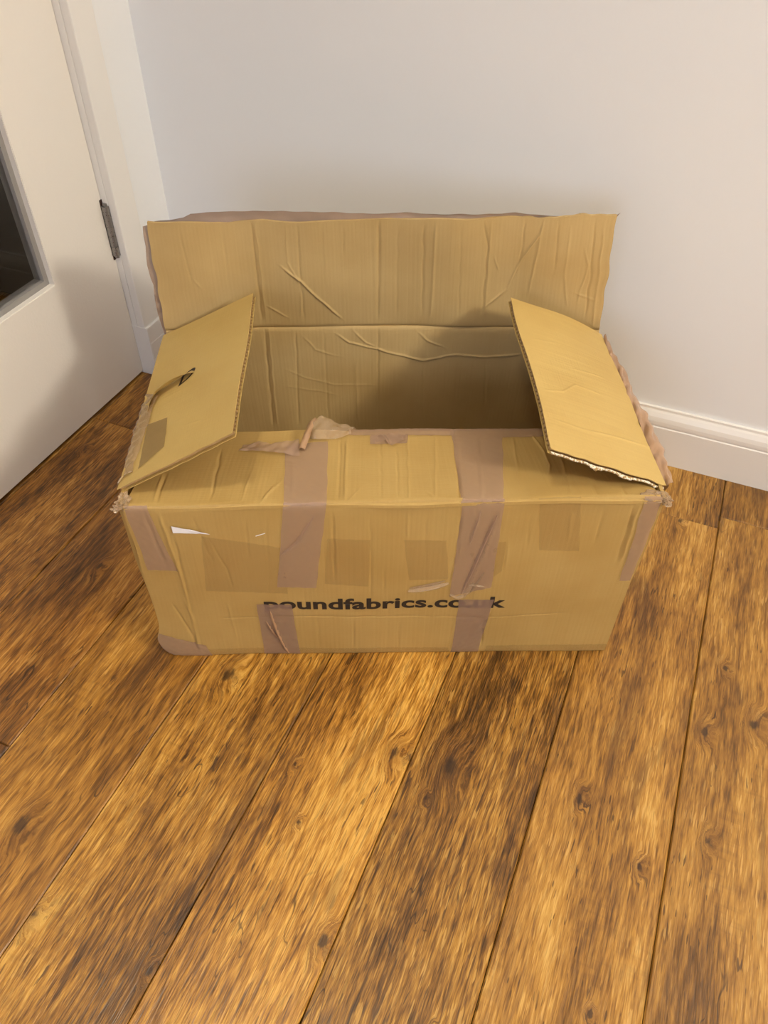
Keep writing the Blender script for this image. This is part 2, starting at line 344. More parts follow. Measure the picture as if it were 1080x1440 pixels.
# door leaf with a glazed opening
dr = bpy.data.objects.new('door_1', None); link(dr); dr.location = (0, 0, 0)
struct(dr, 'white door with dark glass pane and steel hinge at left', 'door')
E0, E1, B0, T0 = DY0 + 0.003, DY1 - 0.0003, 0.005, DZ - 0.003
GY0, GY1, GZ0, GZ1 = 0.535, 0.957, 0.295, 1.86
XB = XD - 0.040
bm = bmesh.new()
def ringmesh(bm, x0, x1, oy, oz, iy, iz):
    # rectangular slab with rectangular hole, in the YZ plane
    def R(y, z, x): return [bm.verts.new((x, a, b)) for a, b in ((y[0], z[0]), (y[1], z[0]), (y[1], z[1]), (y[0], z[1]))]
    of, inf, ob, ib = R(oy, oz, x1), R(iy, iz, x1), R(oy, oz, x0), R(iy, iz, x0)
    for a in range(4):
        b = (a + 1) % 4
        bm.faces.new((of[a], of[b], inf[b], inf[a])); bm.faces.new((ob[b], ob[a], ib[a], ib[b]))
        bm.faces.new((of[b], of[a], ob[a], ob[b])); bm.faces.new((inf[a], inf[b], ib[b], ib[a]))
    bmesh.ops.recalc_face_normals(bm, faces=bm.faces)
ringmesh(bm, XB, XD, (E0, E1), (B0, T0), (GY0, GY1), (GZ0, GZ1))
bmesh.ops.bevel(bm, geom=[e for e in bm.edges if abs(e.verts[0].co.x - e.verts[1].co.x) < 1e-6 and e.verts[0].co.x > XD - 0.001], offset=0.0012, segments=2, affect='EDGES')
bmobj('door_leaf', bm, M['door_white'], dr)
bm = bmesh.new(); ringmesh(bm, XB + 0.004, XD - 0.012, (GY0, GY1), (GZ0, GZ1), (GY0 + 0.010, GY1 - 0.010), (GZ0 + 0.010, GZ1 - 0.010))
bmobj('glazing_seal', bm, M['seal'], dr)
box('glass_pane', (XD - 0.024, GY0 + 0.009, GZ0 + 0.009), (XD - 0.020, GY1 - 0.009, GZ1 - 0.009), M['glass'], dr)
for n_, z0 in enumerate((0.267, 1.70)):
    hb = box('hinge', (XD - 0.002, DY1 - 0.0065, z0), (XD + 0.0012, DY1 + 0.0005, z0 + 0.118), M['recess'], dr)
    hb['label'] = 'dark slab painted as the shade around the steel door hinge'
    bm = bmesh.new()
    for s in range(5):
        za = z0 + 0.010 + s * 0.0196
        g = bmesh.ops.create_cone(bm, cap_ends=True, segments=16, radius1=0.0072, radius2=0.0072, depth=0.0190)
        bmesh.ops.translate(bm, verts=g['verts'], vec=(XD + 0.0070, DY1 - 0.002, za + 0.0095))
    for za, r in ((z0 + 0.0075, 0.0042), (z0 + 0.110, 0.0042)):
        g = bmesh.ops.create_cone(bm, cap_ends=True, segments=16, radius1=r, radius2=r, depth=0.004)
        bmesh.ops.translate(bm, verts=g['verts'], vec=(XD + 0.0070, DY1 - 0.002, za))
    kn = bmobj('knuckle', bm, M['steel'], hb); kn['label'] = 'worn steel hinge knuckle'
    box('leaf_plate', (XD + 0.001, DY1 - 0.001, z0 + 0.009), (XD + 0.012, DY1 + 0.0006, z0 + 0.108), M['steel'], hb)

# unlit passage behind the glass
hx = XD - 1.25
hw = bpy.data.objects.new('wall_hall', None); link(hw); struct(hw, 'passage walls coloured dark for lack of light, seen through the door glass', 'wall')
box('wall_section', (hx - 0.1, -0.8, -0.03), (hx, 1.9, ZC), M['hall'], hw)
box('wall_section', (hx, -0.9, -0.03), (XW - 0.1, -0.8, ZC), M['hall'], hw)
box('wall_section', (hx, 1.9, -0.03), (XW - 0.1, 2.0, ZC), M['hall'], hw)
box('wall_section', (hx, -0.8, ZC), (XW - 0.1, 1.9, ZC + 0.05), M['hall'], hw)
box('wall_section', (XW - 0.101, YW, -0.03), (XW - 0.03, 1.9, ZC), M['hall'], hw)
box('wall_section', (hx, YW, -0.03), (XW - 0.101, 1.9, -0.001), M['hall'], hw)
# window behind the viewer
wn = bpy.data.objects.new('window_1', None); link(wn); struct(wn, 'white framed window behind the viewer, out of view', 'window')
bm = bmesh.new(); addbox(bm, (-.5, YF - .08, .85), (1.1, YF - .03, .9)); addbox(bm, (-.5, YF - .08, 2.0), (1.1, YF - .03, 2.05)); addbox(bm, (-.5, YF - .08, .9), (-.45, YF - .03, 2.0)); addbox(bm, (1.05, YF - .08, .9), (1.1, YF - .03, 2.0)); addbox(bm, (.275, YF - .08, .9), (.325, YF - .03, 2.0))
bmobj('window_frame', bm, M['gloss_white'], wn)
box('window_pane', (-.45, YF - .057, .9), (.275, YF - .053, 2.0), M['glass'], wn); box('window_pane', (.325, YF - .057, .9), (1.05, YF - .053, 2.0), M['glass'], wn)

# ------------------------------------------------------------------ the cardboard box
BOX = bpy.data.objects.new('cardboard_box', None); link(BOX)
BOX.location = (-0.25212, 0.64832, 0.0); BOX.rotation_euler = (0, 0, 0.413926)
tag(BOX, 'large worn open cardboard box with taped flaps on the wooden floor', 'box')
CREASE = {}; TAPE = {}
CREASE['front'] = [
  (5,-1.6,[[0.038,0.99],[0.052,0.638]]),
  (6,1.8,[[0.064,0.988],[0.075,0.632],[0.075,0.003]]),
  (5,-1.5,[[0.082,0.842],[0.078,0.49],[0.072,0.067]]),
  (4,-1.2,[[0.148,0.814],[0.169,0.641],[0.176,0.486]]),
  (4,1,[[0.156,0.418],[0.163,0.12]]),
  (5,-1.5,[[0.039,0.408],[0.069,0.158],[0.075,0.003]]),
  (4,1,[[0.068,0.442],[0.074,0.33],[0.075,0.18]]),
  (5,-1.5,[[0.388,0.968],[0.386,0.571]]),
  (4,1,[[0.527,0.95],[0.53,0.799]]),
  (5,-1.8,[[0.627,0.972],[0.63,0.726],[0.62,0.514]]),
  (4,-2.2,[[0.354,0.947],[0.315,0.797],[0.282,0.725],[0.276,0.668]]),
  (4,1.8,[[0.665,0.97],[0.652,0.768]]),
  (5,-2.5,[[0.693,0.942],[0.679,0.78],[0.647,0.45]]),
  (3,1.8,[[0.701,0.934],[0.688,0.771],[0.659,0.464]]),
  (4,-1,[[0.423,0.288],[0.421,0.035]]),
  (3,2.2,[[0.245,0.348],[0.254,0.188],[0.275,0.0]]),
  (3,1.6,[[0.234,0.265],[0.253,0.155]]),
  (4,-2.4,[[0.719,0.327],[0.706,0.223],[0.713,0.058]]),
  (4,-0.7,[[0.121,0.296],[0.309,0.304],[0.726,0.286],[0.891,0.294]]),
  (4,0.9,[[0.644,0.279],[0.638,0.015]]),
  (5,-0.8,[[0.486,0.658],[0.487,0.472]]),
  (4,1.2,[[0.662,0.605],[0.687,0.693],[0.686,0.758]]),
  (6,1,[[0.838,0.947],[0.845,0.768]]),
  (6,-1.3,[[0.898,0.955],[0.9,0.74]]),
  (7,-2.2,[[0.954,0.964],[0.956,0.605]]),
  (5,1.8,[[0.961,0.964],[0.964,0.636]]),
  (6,-0.8,[[0.761,0.939],[0.767,0.72]]),
  (5,0.9,[[0.728,0.794],[0.731,0.615]]),
  (6,-0.7,[[0.123,0.97],[0.146,0.674]]),
  (6,-0.6,[[0.225,0.965],[0.216,0.671]]),
  (6,-0.6,[[0.264,0.963],[0.248,0.483]]),
  (6,-0.7,[[0.457,0.953],[0.461,0.424]]),
  (6,-0.5,[[0.563,0.948],[0.575,0.419]]),
  (5,-0.6,[[0.345,0.379],[0.345,0.027]]),
  (5,-0.5,[[0.52,0.268],[0.524,0.025]]),
]
CREASE['fflap'] = [
  (6,1.8,[[0.406,0.881],[0.41,0.014]]),
  (5,-1.2,[[0.393,0.881],[0.398,0.015]]),
  (4,-0.9,[[0.513,0.768],[0.509,0.003]]),
  (4,1.2,[[0.539,0.952],[0.529,0.001]]),
  (5,-2.6,[[0.643,1.062],[0.624,-0.036]]),
  (5,1.5,[[0.686,0.946],[0.68,0.379],[0.661,-0.057]]),
  (4,1,[[0.298,0.646],[0.311,0.024]]),
  (5,1.2,[[0.286,0.292],[0.254,0.03]]),
  (4,1,[[0.443,0.222],[0.413,0.013]]),
  (6,-1.8,[[0.144,0.727],[0.158,0.083]]),
  (5,1.5,[[0.043,0.442],[0.053,0.026]]),
  (5,-1.8,[[0.05,0.441],[0.06,0.026]]),
  (4,1.2,[[0.277,0.265],[0.253,0.005]]),
  (4,1.2,[[0.221,0.428],[0.216,0.009]]),
  (4,2,[[0.812,0.94],[0.821,0.674],[0.82,0.456],[0.808,0.31]]),
  (6,1.2,[[0.851,0.609],[0.834,0.01]]),
  (6,-1.2,[[0.887,0.225],[0.885,0.005]]),
  (6,-1.2,[[0.94,0.192],[0.937,-0.028]]),
  (6,0.8,[[0.6,0.927],[0.578,0.012]]),
  (6,-0.7,[[0.48,0.954],[0.478,0.023]]),
  (5,-0.8,[[0.018,0.2],[0.021,0.03]]),
  (5,0.8,[[0.768,0.919],[0.742,0.038]]),
  (5,0.9,[[0.565,0.147],[0.572,0.101],[0.579,0.056]]),
]
CREASE['back'] = [
  (6,-1.8,[[0.225,1.021],[0.211,0.378]]),
  (4,1.2,[[0.234,1.021],[0.222,0.378]]),
  (5,-1.3,[[0.296,1.004],[0.278,0.377]]),
  (4,1.8,[[0.383,0.97],[0.419,0.91],[0.501,0.867]]),
  (4,1.5,[[0.426,0.991],[0.457,0.91],[0.489,0.875]]),
  (4,1,[[0.308,0.966],[0.337,0.868],[0.402,0.824]]),
  (4,2.2,[[0.467,0.884],[0.594,0.8],[0.676,0.843],[0.748,0.829],[0.838,0.851]]),
  (4,1.5,[[0.574,0.981],[0.602,0.922],[0.651,0.874]]),
  (6,-1.4,[[0.487,1.011],[0.487,0.395]]),
  (6,-0.8,[[0.747,0.829],[0.763,0.482]]),
  (6,-0.7,[[0.361,0.983],[0.356,0.381]]),
  (5,0.6,[[0.252,0.767],[0.309,0.698],[0.378,0.651],[0.501,0.649]]),
  (5,0.6,[[0.246,0.652],[0.324,0.618],[0.394,0.579]]),
  (6,0.7,[[0.433,0.81],[0.433,0.38]]),
  (6,-0.6,[[0.596,0.764],[0.606,0.378]]),
]
CREASE['bflap'] = [
  (6,-2,[[0.219,0.996],[0.221,0.057]]),
  (4,1.2,[[0.228,0.995],[0.23,0.057]]),
  (4,1,[[0.293,0.992],[0.29,0.636],[0.317,0.45],[0.31,0.077]]),
  (5,-1.3,[[0.317,0.991],[0.316,0.534],[0.318,0.077]]),
  (7,-2,[[0.492,1.006],[0.487,0.054]]),
  (4,2.4,[[0.27,0.618],[0.317,0.47],[0.36,0.277],[0.408,0.076]]),
  (3,1.3,[[0.23,0.238],[0.285,0.099]]),
  (5,-0.9,[[0.415,0.963],[0.413,0.676]]),
  (5,-0.9,[[0.068,0.944],[0.077,0.437]]),
  (5,0.7,[[0.08,0.522],[0.098,0.403]]),
  (6,-1.6,[[0.587,0.979],[0.588,0.094]]),
  (6,1.5,[[0.613,0.978],[0.608,0.094]]),
  (5,-1.5,[[0.715,0.996],[0.729,0.75],[0.725,0.113]]),
  (4,1.2,[[0.733,0.995],[0.732,0.113]]),
  (4,-1.5,[[0.806,0.992],[0.801,0.595],[0.779,0.373]]),
  (4,2.6,[[0.845,1.007],[0.838,0.87],[0.806,0.662],[0.779,0.373],[0.724,0.188]]),
  (5,1.5,[[0.842,0.927],[0.827,0.3]]),
  (5,-1.4,[[0.876,0.966],[0.879,0.53]]),
  (5,1,[[0.901,0.965],[0.903,0.498],[0.919,0.205]]),
  (4,1.4,[[0.939,0.76],[0.953,0.609],[0.94,0.252]]),
  (5,-1.6,[[0.956,0.962],[0.963,0.11]]),
  (5,1.5,[[0.976,0.945],[0.983,0.013]]),
  (4,1,[[0.925,0.357],[0.988,0.277]]),
  (3,1.2,[[0.743,0.689],[0.757,0.534]]),
  (6,-0.7,[[0.533,0.981],[0.53,0.095]]),
  (6,-0.7,[[0.666,0.975],[0.673,0.093]]),
  (6,-0.6,[[0.156,0.981],[0.156,0.388]]),
  (6,0.6,[[0.374,0.988],[0.372,0.449]]),
]
CREASE['right'] = [
  (5,0.8,[[0.896,0.701],[0.627,0.73]]),
  (5,1.2,[[0.945,0.353],[0.74,0.385],[0.58,0.46],[0.299,0.458]]),
  (5,1.2,[[0.907,0.179],[0.655,0.173],[-0.058,0.219]]),
  (5,0.7,[[0.587,0.573],[0.212,0.595]]),
]
CREASE['left'] = [
  (5,0.6,[[0.466,0.213],[0.706,0.177]]),
]
TAPE['front'] = [
  ('strip',[[0.267,0.516],[0.347,0.512],[0.376,1.004],[0.297,1.004]]),
  ('faint',[[0.219,-0.003],[0.3,-0.007],[0.292,0.392],[0.219,0.395]]),
  ('strip',[[0.625,0.436],[0.709,0.5],[0.707,1.004],[0.629,1.004]]),
  ('faint',[[0.645,-0.009],[0.706,-0.0],[0.719,0.417],[0.646,0.416]]),
  ('amber',[[0.365,0.54],[0.455,0.521],[0.458,0.803],[0.375,0.819]]),
  ('amber',[[0.538,0.555],[0.618,0.556],[0.606,0.796],[0.523,0.8]]),
  ('amber',[[0.119,0.488],[0.287,0.471],[0.29,0.764],[0.134,0.839]]),
  ('amber',[[0.792,0.723],[0.872,0.715],[0.85,1.004],[0.771,1.004]]),
  ('amber',[[0.666,0.464],[0.725,0.602],[0.724,0.778],[0.645,0.773]]),
  ('strip',[[0.013,0.635],[0.072,0.628],[0.045,1.004],[0.004,1.004]]),
  ('strip',[[-0.002,0.012],[0.101,0.002],[0.091,0.095],[0.001,0.183]]),
  ('amber',[[0.101,0.002],[0.642,-0.009],[0.637,0.049],[0.092,0.06]]),
  ('amber',[[0.721,-0.0],[1.0,0.006],[0.999,0.063],[0.724,0.057]]),
  ('strip',[[0.975,0.52],[0.998,0.52],[1.002,1.004],[0.969,1.004]]),
  ('paper',[[0.083,0.867],[0.152,0.855],[0.119,0.882],[0.083,0.904]]),
  ('shiny',[[0.539,0.474],[0.62,0.504],[0.614,0.547],[0.537,0.498]]),
  ('paperthin',[[0.238,0.834],[0.257,0.85],[0.257,0.854],[0.238,0.839]]),
]
TAPE['fflap'] = [
  ('strip',[[0.298,-0.017],[0.377,-0.025],[0.367,0.829],[0.278,0.771]]),
  ('strip',[[0.626,-0.053],[0.702,-0.053],[0.753,1.058],[0.637,1.028]]),
  ('strip',[[0.41,0.924],[0.643,0.914],[0.647,1.027],[0.409,1.013]]),
  ('strip',[[0.744,0.875],[0.845,0.893],[0.854,1.031],[0.752,1.035]]),
  ('strip',[[0.458,0.782],[0.536,0.799],[0.541,0.93],[0.457,0.922]]),
]
TAPE['left'] = [
  ('dark',[[0.17,0.053],[0.383,0.123],[0.334,0.307],[0.13,0.326]]),
]
A3 = lambda *a: np.array(a, float)
class Panel:
    def __init__(s, key, corners, view, t, res=0.00125, bow=None, warp=None, seed=1, wav=0.0008, wfreq=5.0, extra=None):
        s.c = corners; s.key = key; s.t = t; s.bow = bow; s.warp = warp; s.seed = seed; s.wav = wav; s.wfreq = wfreq; s.extra = extra
        s.Lu = np.linalg.norm(corners[1] - corners[0]); s.Lv = np.linalg.norm((corners[3] + corners[2] - corners[0] - corners[1]) / 2)
        n = np.cross(corners[1] + corners[2] - corners[0] - corners[3], corners[3] + corners[2] - corners[0] - corners[1]); n /= np.linalg.norm(n)
        s.n = n if n @ view > 0 else -n
        s.nu = max(2, int(s.Lu / res) + 1); s.nv = max(2, int(s.Lv / res) + 1)
    def disp(s, U, V):
        X, Y = U * s.Lu, V * s.Lv; d = s.wav * wob(X, Y, s.seed, s.wfreq)
        for w, dep, pts in CREASE.get(s.key, []):
            P = np.array(pts) * (s.Lu, s.Lv); best = np.full(X.shape, 1e9)
            jit = 0.0005 * wob(X, Y, int(abs(w * 31 + dep * 17)) + 5, 18, 5)
            seg = np.linalg.norm(np.diff(P, axis=0), axis=1); cum = np.concatenate([[0], np.cumsum(seg)]); arc = np.zeros(X.shape)
            for k_, (a, b) in enumerate(zip(P[:-1], P[1:])):
                ab = b - a; tt = np.clip(((X - a[0]) * ab[0] + (Y - a[1]) * ab[1]) / (ab @ ab), 0, 1)
                dd = np.hypot(X - a[0] - tt * ab[0] + jit, Y - a[1] - tt * ab[1] + jit)
                arc = np.where(dd < best, cum[k_] + tt * seg[k_], arc); best = np.minimum(best, dd)
            tp = min(0.02, cum[-1] * 0.3); fade = np.clip(arc / tp, 0.15, 1) * np.clip((cum[-1] - arc) / tp, 0.15, 1)
            d = d + fade * dep * 0.001 * 1.15 * np.exp(-(best / (w * 0.00029)) ** 1.5)
        if s.extra is not None: d = d + s.extra(U, V, X, Y)
        return d
    def surf(s, U, V, off=0.0, warp=True):
        if warp and s.warp is not None:
            dU, dV = s.warp(U, V); U2, V2 = U + dU, V + dV
        else: U2, V2 = U, V
        c = s.c; u, v = U2[..., None], V2[..., None]
        P = c[0] * (1 - u) * (1 - v) + c[1] * u * (1 - v) + c[2] * u * v + c[3] * (1 - u) * v
        if s.bow is not None: P = P + s.bow(U, V)
        return P + s.n * (s.disp(U, V) + off)[..., None]
    def build(s, name, mat, parent, swap=False):
        U, V = np.meshgrid(np.linspace(0, 1, s.nu), np.linspace(0, 1, s.nv), indexing='xy')
        T = s.surf(U, V).reshape(-1, 3); Bm = T - s.n * s.t
        N = s.nu * s.nv; nu, nv = s.nu, s.nv
        F = [quads(nu, nv), quads(nu, nv, N)[:, ::-1]]
        idx = np.arange(N).reshape(nv, nu)
        ring = np.concatenate([idx[0, :-1], idx[:-1, -1], idx[-1, :0:-1], idx[:0:-1, 0]]); nx = np.roll(ring, -1)
        # side walls use their own vertices so the cut edge stays sharp
        base = 2 * N; R = len(ring)
        F.append(np.stack([base + np.arange(R), base + R + np.arange(R), base + R + (np.arange(R) + 1) % R, base + (np.arange(R) + 1) % R], 1))
        uv = np.stack([U.ravel() * s.Lu, V.ravel() * s.Lv], 1)
        if swap: uv = uv[:, ::-1]
        VV = np.concatenate([T, Bm, T[ring], Bm[ring]]); UV = np.concatenate([uv, uv, uv[ring], uv[ring]])
        FF = np.concatenate(F)
        # orientation: top faces should face s.n
        a, b, c = T[FF[0][0]], T[FF[0][1]], T[FF[0][2]]
        if np.cross(b - a, c - a) @ s.n < 0: FF = FF[:, ::-1]
        s.obj = npmesh(name, VV, FF, mat, parent, UV); return s.obj
def tape_on(p, kind, q, name='packing_tape', lift=0.0005, res=0.0025, wr=0.00025, seed=3, mat=None, warp=True, edge=0.0004):
    q = np.array(q, float); L1 = np.linalg.norm((q[1] - q[0]) * (p.Lu, p.Lv)); L2 = np.linalg.norm((q[3] - q[0]) * (p.Lu, p.Lv))
    nu, nv = max(5, int(L1 / res)), max(5, int(L2 / res))
    a, b = np.meshgrid(np.linspace(0, 1, nu), np.linspace(0, 1, nv), indexing='xy')
    e = edge * wob(b * L2 * 1.0, a * 0.0, seed, 20); e2 = edge * wob(a * L1, b * 0.0, seed + 1, 60)
    a2 = a + e / L1 * (2 * a - 1) ** 3; b2 = b + e2 / L2 * (2 * b - 1) ** 3
    UV = q[0] * ((1 - a2) * (1 - b2))[..., None] + q[1] * (a2 * (1 - b2))[..., None] + q[2] * (a2 * b2)[..., None] + q[3] * ((1 - a2) * b2)[..., None]
    U, V = np.clip(UV[..., 0], -0.01, 1.01), np.clip(UV[..., 1], -0.003, 1.02)
    off = lift + wr * np.abs(wob(a * L1, b * L2, seed, 45))
    P = p.surf(U, V, 0.0) + p.n * off[..., None]
    uv = np.stack([a.ravel() * L1, b.ravel() * L2], 1)
    return npmesh(name, P.reshape(-1, 3), quads(nu, nv), mat or M[kind], p.obj, uv)
def sheet(name, A, B, mat, parent, nseg=10, npl=90, wr=0.001, freq=35, seed=1, sag=(0, 0, 0), fold=0.0):
    A, B = np.array(A, float), np.array(B, float)
    def rs(P):
        d = np.concatenate([[0], np.cumsum(np.linalg.norm(np.diff(P, axis=0), axis=1))]); tt = np.linspace(0, d[-1], npl)
        return np.stack([np.interp(tt, d, P[:, k]) for k in range(3)], 1), d[-1]
    A, la = rs(A); B, lb = rs(B)
    t_ = np.linspace(0, 1, nseg)[:, None, None]; P = A[None] * (1 - t_) + B[None] * t_
    P = P + np.array(sag)[None, None] * (4 * t_ * (1 - t_))
    w = np.linalg.norm(B - A, axis=1).mean(); s_, r_ = np.meshgrid(np.linspace(0, la, npl), np.linspace(0, w, nseg))
    n = np.cross(np.gradient(P, axis=1), np.gradient(P, axis=0)); n /= np.linalg.norm(n, axis=2, keepdims=True) + 1e-9
    d = wr * wob(s_, r_, seed, freq, 6); d = d + fold * np.abs(np.sin(s_ * 60 + r_ * 90 + 2 * np.sin(s_ * 31))) 
    P = P + n * d[..., None]
    return npmesh(name, P.reshape(-1, 3), quads(npl, nseg), mat, parent, np.stack([s_.ravel(), r_.ravel()], 1))
def wad(name, center, size, mat, parent, seed, amp=0.45):
    nu, nv = 15, 9; r = np.random.RandomState(seed)
    th, ph = np.meshgrid(np.linspace(0, 2 * np.pi, nu), np.linspace(0.05, np.pi - 0.05, nv), indexing='xy')
    th = th + r.uniform(-.12, .12, th.shape); th[:, -1] = th[:, 0] + 2 * np.pi
    D = np.stack([np.cos(th) * np.sin(ph), np.sin(th) * np.sin(ph), np.cos(ph)], 2)
    d = r.uniform(-1, 1, th.shape); d[:, -1] = d[:, 0]; d[0] = d[0, 0]; d[-1] = d[-1, 0]
    P = np.array(center) + D * np.array(size) * (0.9 + amp * d)[..., None]
    return npmesh(name, P.reshape(-1, 3), quads(nu, nv), mat, parent, None, False)

vf = A3(0, -0.7, 0.7)
ragU = lambda amp, seed: (lambda x: amp * wob(x, x * 0, seed, 30, 6))
# front panel
def warp_front(U, V):
    du = -0.013 * np.exp(-((V - 0.13) / 0.07) ** 2) * np.clip(1 - U / 0.08, 0, 1) + 0.022 * np.clip(1 - V / 0.07, 0, 1) ** 1.5 * np.clip(1 - U / 0.1, 0, 1)
    du = du + 0.002 * wob(V * 0.3, V * 0, 21, 12) * (np.clip(1 - U / 0.05, 0, 1) + np.clip(1 - (1 - U) / 0.05, 0, 1)) * 0.5
    dv = 0.0 * U
    return du, dv
def ex_front(U, V, X, Y):
    d = -0.0025 * np.exp(-((1 - V) * 0.32 / 0.0035)) - 0.0018 * np.exp(-(V * 0.32 / 0.003))
    d = d + 0.004 * np.sin(np.pi * U) * np.sin(np.pi * V)
    return d
CARD_T = 0.0045
front = Panel('front', [A3(-.335, 0, 0), A3(.335, 0, 0), A3(.339, 0, .327), A3(-.334, 0, .318)], vf, CARD_T, warp=warp_front, seed=11, wav=0.0012, wfreq=4, extra=ex_front)
front.build('front_panel', M['card_out'], BOX)
def warp_ff(U, V):
    return 0 * U, 0.004 * wob(U * 0.67, U * 0, 22, 9) * np.clip(1 - V / 0.15, 0, 1) * 0.0 + (0.012 * wob(U * 0.67, U * 0, 33, 6)) * np.clip((V - 0.7) / 0.3, 0, 1)
def ex_ff(U, V, X, Y): return -0.0022 * np.exp(-(V * 0.17 / 0.0035))
fflap = Panel('fflap', [A3(-.334, 0, .318), A3(.339, 0, .327), A3(.325, .174, .297), A3(-.32, .174, .297)], A3(0, 0, 1), CARD_T, warp=warp_ff, seed=12, wav=0.0010, wfreq=5, extra=ex_ff)
fo = fflap.build('front_flap', M['card_out'], BOX); fo['label'] = 'front flap folded in over the opening'
bow_b = lambda U, V: np.stack([0 * U, 0.013 * np.sin(np.pi * np.clip(U, 0, 1)) * V, 0 * U], -1)
bow_bf = lambda U, V: np.stack([0 * U, 0.013 * np.sin(np.pi * np.clip(U, 0, 1)) * (1 - V), 0 * U], -1)
back = Panel('back', [A3(-.335, .405, 0), A3(.335, .405, 0), A3(.349, .40, .32), A3(-.351, .40, .32)], A3(0, -1, 0), CARD_T, bow=bow_b, seed=13, wav=0.0012, wfreq=4,
             extra=lambda U, V, X, Y: -0.003 * np.exp(-((1 - V) * 0.32 / 0.003)))
back.build('back_panel', M['card_in'], BOX)
def warp_bf(U, V):
    hi = np.clip((V - 0.8) / 0.2, 0, 1); ru = np.clip((U - 0.9) / 0.1, 0, 1); lu = np.clip(1 - U / 0.1, 0, 1)
    return 0.0018 * wob(V * .18, V * 0, 41, 25) * (ru + lu) , 0.010 * wob(U * .68, U * 0, 42, 7) * hi + 0.006 * wob(U * .68, U * 0, 43, 40) * hi * (U > .8)
bflap = Panel('bflap', [A3(-.351, .40, .32), A3(.349, .40, .32), A3(.3368, .403, .5076), A3(-.3455, .403, .4988)], A3(0, -1, 0), CARD_T, bow=bow_bf, warp=warp_bf, seed=14, wav=0.0016, wfreq=5,
              extra=lambda U, V, X, Y: -0.003 * np.exp(-(V * 0.18 / 0.003)) + 0.003 * np.sin(U * 23) * V)
bo = bflap.build('back_flap', M['card_in'], BOX); bo['label'] = 'back flap standing upright, creased'
# side panels and base
for nm, c, vw in (('side_panel', [A3(-.3345, .004, 0), A3(-.3345, .401, 0), A3(-.350, .392, .319), A3(-.341, .004, .318)], A3(-1, 0, 0)), ('side_panel', [A3(.3345, .004, 0), A3(.3345, .401, 0), A3(.348, .39, .320), A3(.3465, .004, .3255)], A3(1, 0, 0))):
    p = Panel('side', c, vw, CARD_T, res=0.006, seed=15, wav=0.0008); p.build(nm, M['card_out'], BOX)
pb = Panel('base', [A3(-.330, .006, 0.0075), A3(.330, .006, 0.0075), A3(.330, .400, 0.0075), A3(-.330, .400, 0.0075)], A3(0, 0, 1), CARD_T, res=0.01, wav=0.0006); pb.build('bottom_panel', M['card_in'], BOX)

# side flaps: two liners with a corrugated core between them
FT = 0.0076
def side_flap(key, corners, label, warp, bow, seed):
    top = Panel(key, corners, A3(0, 0, 1), 0.0008, warp=warp, bow=bow, seed=seed, wav=0.0007, wfreq=4)
    o = top.build('side_flap', M['card_flap'], BOX, swap=True); o['label'] = label
    low = Panel(key, [c - top.n * (FT - 0.0008) for c in corners], A3(0, 0, 1), 0.0008, warp=warp, bow=bow, seed=seed, wav=0.0007, wfreq=4)
    lo = low.build('under_liner', M['card_flap'], o, swap=True)
    per = int(top.Lv / 0.0085); nvv = per * 10 + 1
    U, V = np.meshgrid(np.linspace(0.004, 0.993, 14), np.linspace(0.004, 0.996, nvv), indexing='xy')
    mid = -(FT / 2); amp = FT / 2 - 0.0008
    off = mid + amp * np.sin(V * per * 2 * np.pi)
    P = top.surf(U, V) + top.n * off[..., None]; P2 = P - top.n * 0.0004
    npmesh('corrugated_core', np.concatenate([P.reshape(-1, 3), P2.reshape(-1, 3)]), np.concatenate([quads(14, nvv), quads(14, nvv, 14 * nvv)[:, ::-1]]), M['core'], o)
    top.obj = o
    return top
def warp_l(U, V): return 0.010 * wob(V * .36, V * 0, 51, 5) * np.clip((U - .7) / .3, 0, 1), 0.0022 * wob(U * .18, U * 0, 52, 20) * np.clip(1 - V / .2, 0, 1)
def warp_r(U, V):
    return (0.016 * np.sin(V * 9 + 1.0) * np.clip((U - .6) / .4, 0, 1) * 0.6 + 0.010 * wob(V * .36, V * 0, 53, 6) * np.clip((U - .7) / .3, 0, 1),
            0.003 * wob(U * .18, U * 0, 54, 35) * np.clip(1 - V / .15, 0, 1) + 0.012 * np.sin(U * 6) * np.clip((V - .8) / .2, 0, 1))
left = side_flap('left', [A3(-.346, .03, .3205), A3(-.191, .03, .412), A3(-.197, .37, .405), A3(-.351, .385, .3225)], 'left side flap raised at a slant, shaded', warp_l, None, 16)
right = side_flap('right', [A3(.353, .028, .3235), A3(.195, .02, .392), A3(.188, .36, .403), A3(.349, .385, .3225)], 'right side flap raised at a slant, brightly lit', warp_r, lambda U, V: np.stack([0 * U, 0 * U, 0.006 * np.sin(np.pi * U) * V], -1), 17)
# torn white pulp along the near edge of the right flap
nn = 150; a = np.linspace(0.0, 0.985, nn); rs = np.random.RandomState(5)
rag = np.abs(wob(a * .17, a * 0, 61, 60, 7)) * 0.0008 + rs.uniform(0, 0.0006, nn) + 0.0022 * np.exp(-((a - .62) / .05) ** 2) + 0.002 * np.exp(-((a - .38) / .06) ** 2)
P0 = right.surf(a, 0 * a) + right.n * -0.0042; rows = [P0 + A3(0, 0.001, 0)]
for q_, (dy, dz) in enumerate(((-.0004, -.0004), (-.0006, -.0010), (-.0004, -.0018), (0.0010, -.0024))):
    rows.append(P0 + np.stack([0 * a, dy - rag * (0.3 if q_ in (0, 3) else 0.8), dz - rag * (0.2, .5, .9, .8)[q_]], 1) + rs.normal(0, .0003, (nn, 3)))
pe = npmesh('torn_edge', np.concatenate(rows), quads(nn, len(rows)), M['pulp'], right.obj); pe['label'] = 'torn white paper pulp along flap edge'

